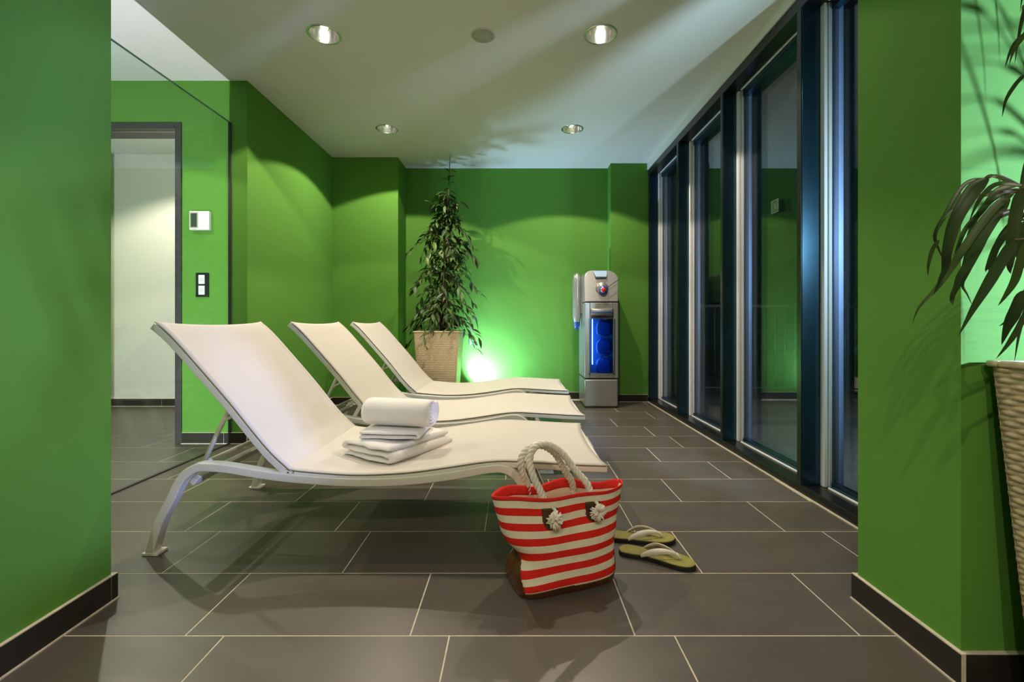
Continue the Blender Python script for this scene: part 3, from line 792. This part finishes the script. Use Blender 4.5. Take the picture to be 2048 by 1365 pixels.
SL = [  # list of (points px,py ; depth ; width)
    ([(2045, 376), (1990, 352), (1968, 360), (1925, 400), (1885, 440), (1870, 480)], .74, .012),
    ([(1972, 357), (1940, 375), (1905, 440), (1890, 500), (1886, 540), (1875, 560)], .75, .020),
    ([(1975, 357), (1930, 368), (1890, 430), (1870, 470), (1878, 500), (1890, 525)], .77, .013),
    ([(1978, 356), (1950, 385), (1915, 440), (1895, 500), (1893, 530), (1880, 560), (1868, 590)], .72, .028),
    ([(2040, 380), (1985, 385), (1940, 400), (1925, 408)], .80, .018),
    ([(2036, 372), (1995, 380), (1965, 420), (1930, 460), (1910, 510), (1905, 500)], .78, .018),
    ([(2030, 385), (1995, 410), (1960, 450), (1925, 500), (1900, 540), (1870, 580), (1838, 615), (1824, 650)], .75, .024),
    ([(2020, 395), (1985, 440), (1955, 490), (1935, 530), (1915, 560), (1905, 610)], .76, .034),
    ([(2046, 420), (1995, 432), (1950, 480), (1930, 540), (1910, 580), (1903, 600), (1908, 612)], .79, .026),
    ([(2040, 420), (1990, 438), (1965, 490), (1935, 545), (1925, 570), (1935, 590), (1945, 612)], .81, .014),
    ([(2043, 440), (2010, 470), (1990, 500), (1975, 535), (1972, 545)], .74, .020),
    ([(2030, 480), (2005, 520), (1975, 570), (1945, 620), (1917, 672)], .70, .030),
    ([(2046, 376), (2034, 420), (2025, 480), (2020, 530), (2022, 548)], .68, .030),
    ([(1878, 480), (1865, 500), (1857, 530), (1856, 552)], .76, .012),
    ([(2050, 580), (2030, 625), (2015, 655), (2003, 690)], .69, .030),
    ([(2052, 600), (2025, 630), (2010, 645), (1998, 653)], .72, .010),
    ([(2055, 620), (2035, 660), (2015, 690), (1992, 718)], .74, .016),
    ([(2060, 60), (2035, 80), (2020, 105), (2010, 135)], .72, .012),
    ([(2062, 50), (2045, 75), (2028, 100), (2018, 130)], .70, .012),
    ([(2056, 440), (2040, 480), (2045, 520), (2060, 545)], .72, .030),
    ([(2046, 378), (2000, 390), (1972, 410), (1950, 440), (1930, 490), (1915, 520)], .77, .018),
    ([(2044, 372), (2010, 366), (1985, 372), (1962, 395), (1948, 420), (1938, 445)], .73, .016),
    ([(2050, 430), (2022, 450), (2000, 480), (1985, 520), (1978, 560), (1962, 600)], .80, .020),
    ([(2055, 480), (2042, 520), (2030, 560), (2012, 590), (1996, 612)], .70, .022),
    ([(2048, 150), (2030, 170), (2012, 200), (2004, 235)], .86, .014),
    ([(2065, 0), (2052, 8), (2046, 15), (2042, 25)], .72, .010),
]
for pts, Y, w in SL:
    strap([P3(x, y, Y+0.012*i) for i, (x, y) in enumerate(pts)], w*0.50, near, tw=0.5)
    if pts[0][0] > 2024:                                       # its stalk runs back to the stems
        p0 = P3(*pts[0], Y)-Vector((*PN, 0)); z1 = max(0.9, p0.z-0.12)
        MB().tube(crom([(0.02, 0, z1), tuple(p0*0.5+Vector((0.01, 0, z1*0.5+0.05))), tuple(p0)], 6), 0.0020, 5).build('twig', M['bark'], near, smooth=True)
for a in ([(2090, 400), (2046, 374), (1998, 352), (1975, 356)], [(2090, 440), (2042, 420), (2000, 428)], [(2090, 400), (2040, 380), (2000, 384)]):
    MB().tube(crom([(0.02, 0.0, 0.95)]+[tuple(P3(x, y, 0.76)-Vector((*PN, 0))) for x, y in a], 5), 0.0022, 6).build('twig', M['bark'], near, smooth=True)
for k in range(3):
    a = k*2.1
    MB().tube([(0.03*math.cos(a+i*0.4), 0.03*math.sin(a+i*0.4), 0.68+i*0.14) for i in range(10)], 0.011, 7).build('trunk', M['bark'], near, smooth=True)
rn = random.Random(5)
for k in range(96):                                           # the rest of the crown, beyond the right edge
    az = rn.uniform(0, 2*PI); z0 = rn.uniform(0.95, 2.15)
    p0 = Vector((PN[0], PN[1], z0)); out = rn.uniform(0.10, 0.30) ; ln = rn.uniform(0.18, 0.30)
    d = Vector((math.cos(az), math.sin(az), 0))
    if d.y > 0.0: out = min(out, 0.10/max(0.35, d.y)); ln = min(ln, 0.16/max(0.5, d.y))
    if d.x < -0.3: out = min(out, 0.16); ln = min(ln, 0.16)
    if d.x < -0.3 and d.y < 0: out = min(out, 0.12); ln = min(ln, 0.12)
    pts = [p0, p0+d*out*0.6+Vector((0, 0, 0.06)), p0+d*out+Vector((0, 0, 0.04)), p0+d*(out+ln*0.4)+Vector((0, 0, -0.06)), p0+d*(out+ln*0.65)+Vector((0, 0, -0.16)), p0+d*(out+ln*0.75)+Vector((0, 0, -0.27))]
    pts = [Vector((p.x, min(p.y, 1.02), p.z)) for p in pts]
    strap(pts, 0.018, near, tw=rn.uniform(-0.6, 0.6))

# ------------------------------------------------------------------ WATER DISPENSER
M['silver'] = mat('silver_plastic', (0.42, 0.42, 0.40), 0.33, metal=0.65, noise=0.03)
M['silver_d'] = mat('silver_grey', (0.26, 0.26, 0.25), 0.4, metal=0.5)
M['blue'] = mat('blue_plastic', (0.03, 0.09, 0.38), 0.25)
M['bluetop'] = mat('pale_blue_plastic', (0.35, 0.50, 0.72), 0.2)
M['red'] = mat('red_button', (0.65, 0.02, 0.02), 0.3)
M['blueback'] = mat('cabinet_blue', (0.06, 0.25, 0.70), 0.5)
M['strip'] = mat('light_strip', (1, 1, 1), 0.5, emit=(0.55, 0.78, 1.0), estr=14.0)
M['bottle'] = mat('water_bottle_blue', (0.02, 0.11, 0.50), 0.12)
M['slot'] = mat('dark_slot', (0.02, 0.02, 0.02), 0.5)
wd = empty('water_dispenser', (0.838, 4.38, 0)); tag(wd, 'tall silver water dispenser with a lit blue window and red button, by the back wall', 'water dispenser')
w = 0.162
bx(-w, w, 0, 0.40, 0.012, 0.280).build('base_panel', M['silver'], wd, bevel=0.016, seg=3)
bx(-w+0.01, w-0.01, 0.01, 0.39, 0.0, 0.02).build('plinth', M['slot'], wd)
bx(-w+0.006, w-0.006, 0.012, 0.39, 0.270, 0.30).build('joint', M['slot'], wd)
cab = MB(); z0, z1 = 0.290, 1.022; wx0, wx1, wz0, wz1 = -0.112, 0.116, 0.335, 0.866
for a in ((-w, wx0, 0, 0.40, z0, z1), (wx1, w, 0, 0.40, z0, z1), (wx0, wx1, 0, 0.40, z0, wz0), (wx0, wx1, 0, 0.40, wz1, z1), (wx0, wx1, 0.20, 0.40, wz0, wz1)):
    cab.box(*a)
cab.build('cabinet', M['silver'], wd, bevel=0.006)
bx(wx0+0.001, wx1-0.001, 0.192, 0.199, wz0+0.001, wz1-0.001).build('window_back', M['blueback'], wd)
fr = MB()
for a in ((wx0-0.012, wx0+0.002, -0.006, 0.004, wz0-0.012, wz1+0.004), (wx1-0.002, wx1+0.012, -0.006, 0.004, wz0-0.012, wz1+0.004), (wx0-0.012, wx1+0.012, -0.006, 0.004, wz0-0.012, wz0+0.004)): fr.box(*a)
fr.build('window_frame', M['chrome'], wd, bevel=0.002)
bx(wx0, wx1, 0.002, 0.005, wz0, wz1).build('window_glass', glassmat('blue_glass', (0.45, 0.68, 0.98)), wd)
bx(-0.074, -0.067, 0.10, 0.11, wz0+0.08, wz1-0.004).build('light_strip', M['strip'], wd)
for z in (0.335, 0.520, 0.700):
    MB().lathe([(0.001, 0), (0.060, 0.002), (0.072, 0.02), (0.074, 0.09), (0.066, 0.125), (0.045, 0.15), (0.026, 0.160), (0.026, 0.166), (0.001, 0.166)], (0.035, 0.105, z), 28).build('bottle', M['bottle'], wd, smooth=True)
    MB().tube(crom([(0.02, 0.028, z+0.165), (0.05, 0.022, z+0.158), (0.08, 0.024, z+0.165), (0.108, 0.03, z+0.18)], 5), 0.006, 8).build('bottle_clip', M['chrome'], wd, smooth=True)
hb = MB(); hb.grid(lambda u, v: (-0.108+0.22*u, -0.004-0.034*math.sin(PI*u)**0.6*(1-abs(2*v-1)**4), 0.893+v*0.075), 18, 10)
hb.build('tray_front', M['silver_d'], wd, smooth=True, solid=0.004)
hb = MB(); hb.grid(lambda u, v: (-0.108+0.22*u, -0.008-0.034*math.sin(PI*u)**0.6, 0.925+v*0.010), 18, 2)
hb.build('tray_line', M['blue'], wd, smooth=True, solid=0.002)
bx(-0.105, 0.112, -0.003, 0.003, 0.872, 0.889).build('tray_recess', M['slot'], wd)
# head with rounded shoulders
hz0, hz1 = 1.032, 1.345
bx(-w+0.006, w-0.006, 0.01, 0.39, 1.015, 1.04).build('joint', M['slot'], wd)
def outline(n=14):
    r = 0.085; pts = [(-w, hz0), (w, hz0)]
    for k in range(n+1):
        a = PI/2*k/n; pts.append((w-r+r*math.cos(a), hz1-r+r*math.sin(a)))
    for k in range(n+1):
        a = PI/2+PI/2*k/n; pts.append((-w+r+r*math.cos(a), hz1-r+r*math.sin(a)))
    return pts
ol = outline(); n = len(ol); hd = MB()
def fy(z): return 0.0+0.09*max(0, (z-1.20)/0.145)**2
vs = [(x, fy(z), z) for x, z in ol] + [(x, 0.40, z) for x, z in ol]
hd.add(vs, [tuple(range(n))[::-1], tuple(range(n, 2*n))] + [(i, (i+1) % n, n+(i+1) % n, n+i) for i in range(n)])
hd.build('head', M['silver'], wd, bevel=0.006)
tp = MB()
tp.grid(lambda u, v: (-0.092*(1-v*0.25)*(1-2*u)*-1*(0.55+0.45*v), fy(1.275+0.068*v)-0.010, 1.272+0.066*v-0.0*(u)), 12, 8)
tp.build('top_window', M['bluetop'], wd, smooth=True, solid=0.006)
def disc(name, cx, cz, r, y0, y1, m_, n=28):
    mb = MB(); prof = [(0.0001, y1), (r*0.8, y1), (r, y1+(y0-y1)*0.35), (r, y0)]
    mb.lathe(prof, (0, 0, 0), n); mb.v = [(cx+x, z, cz+y) for x, y, z in mb.v]
    return mb.build(name, m_, wd, smooth=True)
disc('knob_dome', 0.006, 1.165, 0.062, 0.06, -0.022, M['silver'])
disc('knob_ring', 0.012, 1.145, 0.045, 0.02, -0.034, M['blue'])
disc('knob_rim', 0.012, 1.145, 0.034, 0.0, -0.038, M['chrome'])
disc('button', 0.014, 1.145, 0.024, 0.0, -0.045, M['red'])
MB().tube([(0.045, -0.03, 1.165), (0.172, -0.02, 1.250)], 0.0028, 6).build('lever', M['slot'], wd, smooth=True)
# cup holder on the left side
cp = MB(); cp.lathe([(0.001, 0.50), (0.020, 0.495), (0.036, 0.47), (0.042, 0.43), (0.042, 0.06), (0.036, 0.03), (0.030, 0.0)], (-0.212, 0.20, 0.83), 24)
cp.build('cup_tube', M['silver'], wd, smooth=True)
for k in range(3):
    MB().lathe([(0.033, 0.0), (0.027, -0.02), (0.024, -0.05), (0.001, -0.05)], (-0.212, 0.20, 0.835-0.012*k), 20).build('cup', M['blue'], wd, smooth=True)
bx(-0.178, -0.155, 0.17, 0.23, 0.92, 1.28).build('bracket', M['silver_d'], wd, bevel=0.003)

# ------------------------------------------------------------------ BEACH BAG
M['leather'] = mat('brown_leather', (0.085, 0.026, 0.007), 0.28, noise=0.3, nscale=14, bump=0.3, bscale=150, coat=0.2)
M['leather_d'] = mat('dark_brown_leather', (0.07, 0.032, 0.015), 0.4, noise=0.2, nscale=30, bump=0.3, bscale=150)
M['rope'] = mat('cotton_rope', (0.86, 0.81, 0.72), 0.9, noise=0.1, nscale=60, bump=0.6, bscale=400, spec=0.1)
M['lining'] = mat('cream_lining', (0.70, 0.52, 0.38), 0.8)
M['redcloth'] = mat('red_canvas', (0.74, 0.020, 0.011), 0.75, noise=0.1, nscale=40)
def stripemat():
    m, nt, b = newmat('striped_canvas')
    uv = N(nt, 'ShaderNodeUVMap'); uv.uv_map = 'UVMap'
    sp = N(nt, 'ShaderNodeSeparateXYZ'); nt.links.new(uv.outputs[0], sp.inputs[0])
    fr_ = N(nt, 'ShaderNodeMath', operation='FRACT'); nt.links.new(sp.outputs[1], fr_.inputs[0])
    gt = N(nt, 'ShaderNodeMath', operation='GREATER_THAN'); gt.inputs[1].default_value = 0.5; nt.links.new(fr_.outputs[0], gt.inputs[0])
    mx = N(nt, 'ShaderNodeMix', data_type='RGBA'); mx.inputs[6].default_value = (0.86, 0.79, 0.62, 1); mx.inputs[7].default_value = (0.78, 0.022, 0.012, 1)
    nt.links.new(gt.outputs[0], mx.inputs[0])
    tc = N(nt, 'ShaderNodeTexCoord'); nz = N(nt, 'ShaderNodeTexNoise'); nz.inputs['Scale'].default_value = 35; nt.links.new(tc.outputs['Object'], nz.inputs['Vector'])
    mr = N(nt, 'ShaderNodeMapRange'); mr.inputs['To Min'].default_value = 0.86; mr.inputs['To Max'].default_value = 1.12; nt.links.new(nz.outputs['Fac'], mr.inputs['Value'])
    vs = N(nt, 'ShaderNodeVectorMath', operation='SCALE'); nt.links.new(mx.outputs[2], vs.inputs[0]); nt.links.new(mr.outputs[0], vs.inputs['Scale'])
    nt.links.new(vs.outputs[0], b.inputs['Base Color']); b.inputs['Roughness'].default_value = 0.75; b.inputs['Specular IOR Level'].default_value = 0.25
    n2 = N(nt, 'ShaderNodeTexNoise'); n2.inputs['Scale'].default_value = 500; nt.links.new(tc.outputs['Object'], n2.inputs['Vector'])
    bp = N(nt, 'ShaderNodeBump'); bp.inputs['Strength'].default_value = 0.25; bp.inputs['Distance'].default_value = 0.001
    nt.links.new(n2.outputs['Fac'], bp.inputs['Height']); nt.links.new(bp.outputs[0], b.inputs['Normal'])
    return m
M['stripe'] = stripemat()
BG = (0.150, 1.490); BR = R(19.9)
bag = empty('beach_bag', (*BG, 0), BR); tag(bag, 'red and cream striped canvas beach bag with rope handles on the tiled floor', 'bag')
BHGT = 0.287
def bagpt(u, v, off=0.0):
    """u around (0 = right end, .25 = back, .5 = left end, .75 = front), v up"""
    a = 2*PI*u
    A = interp([(0, 0.163), (0.1, 0.172), (0.4, 0.184), (0.7, 0.212), (1, 0.237)], v)
    B = interp([(0, 0.094), (0.1, 0.100), (0.45, 0.090), (0.8, 0.070), (1, 0.066)], v)
    e = interp([(0, 4.5), (0.4, 3.0), (1, 1.9)], v)
    c, s = math.cos(a), math.sin(a)
    x = A*math.copysign(abs(c)**(2/e), c); y = B*math.copysign(abs(s)**(2/e), s)
    left = max(0, -x/A)
    # left end: upper part hangs out over a crease
    cr = math.exp(-((v-0.40)/0.10)**2)
    x += 0.030*cr*left**3
    y += (0.012 if y < 0 else -0.01)*cr*left**1.5
    # soft ripples at the rim, creases on the face
    y += 0.010*math.sin(x*26+0.8)*v**3*(1-left**6) * (1 if s > 0 else 0.6)
    y += 0.006*mnoise.noise(Vector((x*9, v*5, 3 if s > 0 else 8)))
    x += 0.004*mnoise.noise(Vector((x*8, v*7, 5)))
    z = BHGT*v
    z += (0.010*left-0.006*max(0, x/A))*v
    z += (0.006*math.sin(x*30)*(1 if s > 0 else 0.4))*v**4
    z -= 0.020*left**3*math.exp(-((v-0.25)/0.2)**2)
    z += 0.010*(x/A)*v*(1-v)*2
    if off:
        l = math.hypot(x, y); x += off*x/l*0.6; y += off*(1 if y > 0 else -1)*min(1, abs(y)/0.03)
    return (x, y, max(0.0012, z))
def bagmesh(name, m_, cond, v0, v1, off, nu=120, nv=60, uvs=True, smooth=True):
    mb = MB(); idx = {}; uvd = []
    def vid(i, j):
        k = (i % nu, j)
        if k not in idx:
            idx[k] = len(mb.v); mb.v.append(bagpt((i % nu)/nu, v0+(v1-v0)*j/nv, off))
        return idx[k]
    cells = []
    for j in range(nv):
        for i in range(nu):
            u, v = (i+0.5)/nu, v0+(v1-v0)*(j+0.5)/nv
            if cond(u, v): mb.f.append((vid(i, j), vid(i+1, j), vid(i+1, j+1), vid(i, j+1))); cells.append((i, j))
    me = bpy.data.meshes.new(name); me.from_pydata(mb.v, [], mb.f); me.materials.append(m_)
    uvl = me.uv_layers.new(name='UVMap')
    inv = {b: a for a, b in idx.items()}
    for p in me.polygons:
        p.use_smooth = True
        for li in p.loop_indices:
            i, j = inv[me.loops[li].vertex_index]
            v = v0+(v1-v0)*j/nv
            uvl.data[li].uv = (i/nu, 0.8415+v*6.9)
    o = bpy.data.objects.new(name, me); COL.objects.link(o); o.parent = bag
    md = o.modifiers.new('s', 'SOLIDIFY'); md.thickness = 0.0022; md.offset = -1
    return o
body = bagmesh('body', M['stripe'], lambda u, v: True, 0.0, 1.0, 0)
def lcond(u, v):
    x = math.cos(2*PI*u)
    edge = abs(x)
    lim = 0.085 if edge < 0.80 else 0.085+0.34*min(1, (edge-0.80)/0.16)
    if x > 0: lim = 0.075 if edge < 0.9 else 0.075+0.25*min(1, (edge-0.9)/0.08)
    return v < lim
bagmesh('leather_base', M['leather'], lcond, 0.0, 0.5, 0.0022, nu=160, nv=60)
bagmesh('rim_band', M['redcloth'], lambda u, v: True, 0.965, 1.004, 0.0012, nv=3)
bagmesh('lining_band', M['redcloth'], lambda u, v: 0.02 < u < 0.48, 0.90, 1.0, -0.0035, nv=3)
bagmesh('lining', M['lining'], lambda u, v: True, 0.05, 0.90, -0.0045, nv=12)
btm = MB(); btm.add([(bagpt(i/40, 0.0)[0]*0.98, bagpt(i/40, 0.0)[1]*0.98, 0.0) for i in range(40)] + [(bagpt(i/40, 0.0)[0], bagpt(i/40, 0.0)[1], 0.004) for i in range(40)],
        [tuple(range(40))[::-1], tuple(range(40, 80))] + [(i, (i+1) % 40, 40+(i+1) % 40, 40+i) for i in range(40)])
btm.build('bottom', M['leather_d'], bag)
def rope(pts, name, r=0.0105, pitch=0.034):
    path = [Vector(p) for p in crom(pts, 14)]
    L = [0]
    for a, b in zip(path, path[1:]): L.append(L[-1]+(b-a).length)
    mb = MB(); frames = []; up = None
    for i, p in enumerate(path):
        t = (path[min(i+1, len(path)-1)]-path[max(i-1, 0)]).normalized()
        if up is None: up = t.orthogonal().normalized()
        else: up = (up-t*up.dot(t)).normalized()
        frames.append((p, up, t.cross(up)))
    for k in range(3):
        sp = []
        for i, (p, u_, s_) in enumerate(frames):
            a = 2*PI*L[i]/pitch/1.0*0.75+k*2*PI/3
            sp.append(p+(u_*math.cos(a)+s_*math.sin(a))*r*0.58)
        mb.tube(sp, r*0.62, 7)
    return mb.build(name, M['rope'], bag, smooth=True)
# positions in bag space: front face y ~ -0.07
def fp(x, v, off=0.006):
    best = min(((abs(bagpt(0.5+k/400, v)[0]-x), 0.5+k/400) for k in range(200)))[1]
    q = bagpt(best, v); return (q[0], q[1]-off, q[2])
def bp_(x, v, off=0.004):
    best = min(((abs(bagpt(k/400, v)[0]-x), k/400) for k in range(200)))[1]
    q = bagpt(best, v); return (q[0], q[1]+off, q[2])
xa, xb = -0.082, 0.078
fa, fb = fp(xa, 0.90, -0.012), fp(xb, 0.90, -0.012)
rope([(xa, fa[1]+0.004, 0.245), (xa-0.002, fa[1]+0.012, 0.29), (xa-0.025, -0.03, 0.345), (xa-0.032, -0.01, 0.395), (xa-0.010, 0.0, 0.432), (xa+0.035, 0.0, 0.437), (xa+0.085, -0.005, 0.405), (xa+0.125, -0.02, 0.350), (xb+0.002, fb[1]+0.010, 0.30), (xb, fb[1]+0.004, 0.255)], 'rope_handle')
rope([(xa-0.005, 0.070, 0.225), (xa-0.010, 0.056, 0.28), (xa-0.035, 0.045, 0.34), (xa-0.042, 0.04, 0.385), (xa-0.018, 0.038, 0.418), (xa+0.030, 0.04, 0.424), (xa+0.080, 0.042, 0.392), (xa+0.120, 0.05, 0.330), (xb-0.006, 0.056, 0.275), (xb, 0.070, 0.225)], 'rope_handle')
for x in (xa+0.012, xb+0.004):
    # U-shaped leather patch hugging the canvas
    mb = MB(); nu, nv = 10, 12; hw = 0.025
    def pf(u, v, x=x):
        t = v; z = 0.90-0.215*t
        wv = hw*(1 if t < 0.55 else math.sqrt(max(0.0, 1-((t-0.55)/0.45)**2)))
        q = fp(x+(2*u-1)*wv, z, 0.0032); return q
    mb.grid(pf, nu, nv); mb.build('leather_patch', M['leather_d'], bag, smooth=True, solid=0.002)
    # frayed knot
    c = Vector(fp(x+0.008, 0.80, 0.018)); k_ = MB(); rk = random.Random(int(x*1000))
    rope_pts = [fp(x+0.010, 0.91, 0.004), fp(x+0.014, 0.87, 0.010), tuple(c)]
    for i in range(80):
        d = Vector((rk.gauss(0, 1), -abs(rk.gauss(0, 1))*0.8+0.2, rk.gauss(0, 1)-0.1)).normalized()
        side = d.orthogonal().normalized()*rk.uniform(-0.008, 0.008)
        k_.tube([c+d*0.005, c+d*0.016+side*0.5, c+d*rk.uniform(0.022, 0.029)+side], [0.0045, 0.0045, 0.0020], 5)
    kk = k_.build('rope_knot', M['rope'], bag, smooth=True)
    MB().tube(crom(rope_pts, 4), 0.006, 8).build('rope_end', M['rope'], kk, smooth=True)

# ------------------------------------------------------------------ FLIP FLOPS
M['olive'] = mat('olive_footbed', (0.26, 0.24, 0.055), 0.75, noise=0.15, nscale=30, bump=0.5, bscale=200)
M['sole'] = mat('black_sole', (0.012, 0.012, 0.012), 0.6)
M['strapm'] = mat('cream_strap', (0.72, 0.68, 0.56), 0.5)
def flipflop(loc, rz, mirror=1):
    t = empty('flip_flop', loc, rz)
    Lf = 0.262
    ol = []
    prof = [(0, 0.0), (0.02, 0.018), (0.06, 0.030), (0.18, 0.034), (0.35, 0.031), (0.55, 0.037), (0.72, 0.044), (0.85, 0.042), (0.94, 0.030), (0.985, 0.014), (1.0, 0.0)]
    up = crom([((p-0.5)*Lf, w_) for p, w_ in prof], 4)
    shift = lambda x: 0.008*mirror*math.sin((x/Lf+0.5)*PI*1.2)
    pts = [(x, w_+shift(x)) for x, w_ in up] + [(x, -w_*0.92+shift(x)) for x, w_ in up[-2:0:-1]]
    n = len(pts)
    def slab(z0, z1, k, name, m_):
        mb = MB(); mb.add([(x*k, y*k, z0) for x, y in pts] + [(x*k, y*k, z1) for x, y in pts], [tuple(range(n))[::-1], tuple(range(n, 2*n))] + [(i, (i+1) % n, n+(i+1) % n, n+i) for i in range(n)])
        return mb.build(name, m_, t, bevel=0.0015, seg=1)
    slab(0.0, 0.013, 1.0, 'sole', M['sole']); slab(0.0132, 0.0185, 0.985, 'footbed', M['olive'])
    zt = 0.018; px = 0.084
    toe = Vector((px, 0.004*mirror, zt-0.001)); top = Vector((px-0.014, 0.004*mirror, zt+0.016))
    for sgn in (1, -1):
        a = Vector((-0.048, 0.030*sgn+0.006*mirror, zt-0.004))
        path = crom([tuple(top), tuple(top.lerp(a, 0.30)+Vector((0, 0.006*sgn, 0.014))), tuple(top.lerp(a, 0.62)+Vector((0, 0.010*sgn, 0.017))), tuple(top.lerp(a, 0.88)+Vector((0, 0.004*sgn, 0.008))), tuple(a)], 6)
        mb = MB(); vs = []; m_ = len(path)
        for i, p in enumerate(path):
            p = Vector(p); tt = (Vector(path[min(i+1, m_-1)])-Vector(path[max(i-1, 0)])).normalized()
            q = i/(m_-1); wd_ = 0.0040+0.0060*math.sin(PI*min(1, q*1.05))
            outd = Vector((0.25, 0.55*sgn, -0.8)); sd_ = (outd-tt*outd.dot(tt)).normalized(); nn = tt.cross(sd_)
            vs += [p-sd_*wd_+nn*0.0012, p+sd_*wd_+nn*0.0012, p+sd_*wd_-nn*0.0012, p-sd_*wd_-nn*0.0012]
        fs = [(i*4+k, i*4+(k+1) % 4, (i+1)*4+(k+1) % 4, (i+1)*4+k) for i in range(m_-1) for k in range(4)] + [(0, 1, 2, 3), tuple((m_-1)*4+k for k in range(4))]
        mb.add(vs, fs); mb.build('strap', M['strapm'], t, smooth=True)
    MB().tube([tuple(top+Vector((-0.003, 0, 0.002))), tuple(toe.lerp(top, 0.5)), tuple(toe)], [0.0052, 0.0045, 0.004], 8).build('toe_post', M['strapm'], t, smooth=True)
    return t
f1 = flipflop((0.495, 1.588, 0), R(-25), 1); tag(f1, 'nearer olive green flip-flop with cream straps and black sole, right of the bag', 'flip-flop', 'pair of flip-flops')
f2 = flipflop((0.480, 1.735, 0), R(-9), -1); tag(f2, 'farther olive green flip-flop with cream straps, partly behind the bag', 'flip-flop', 'pair of flip-flops')
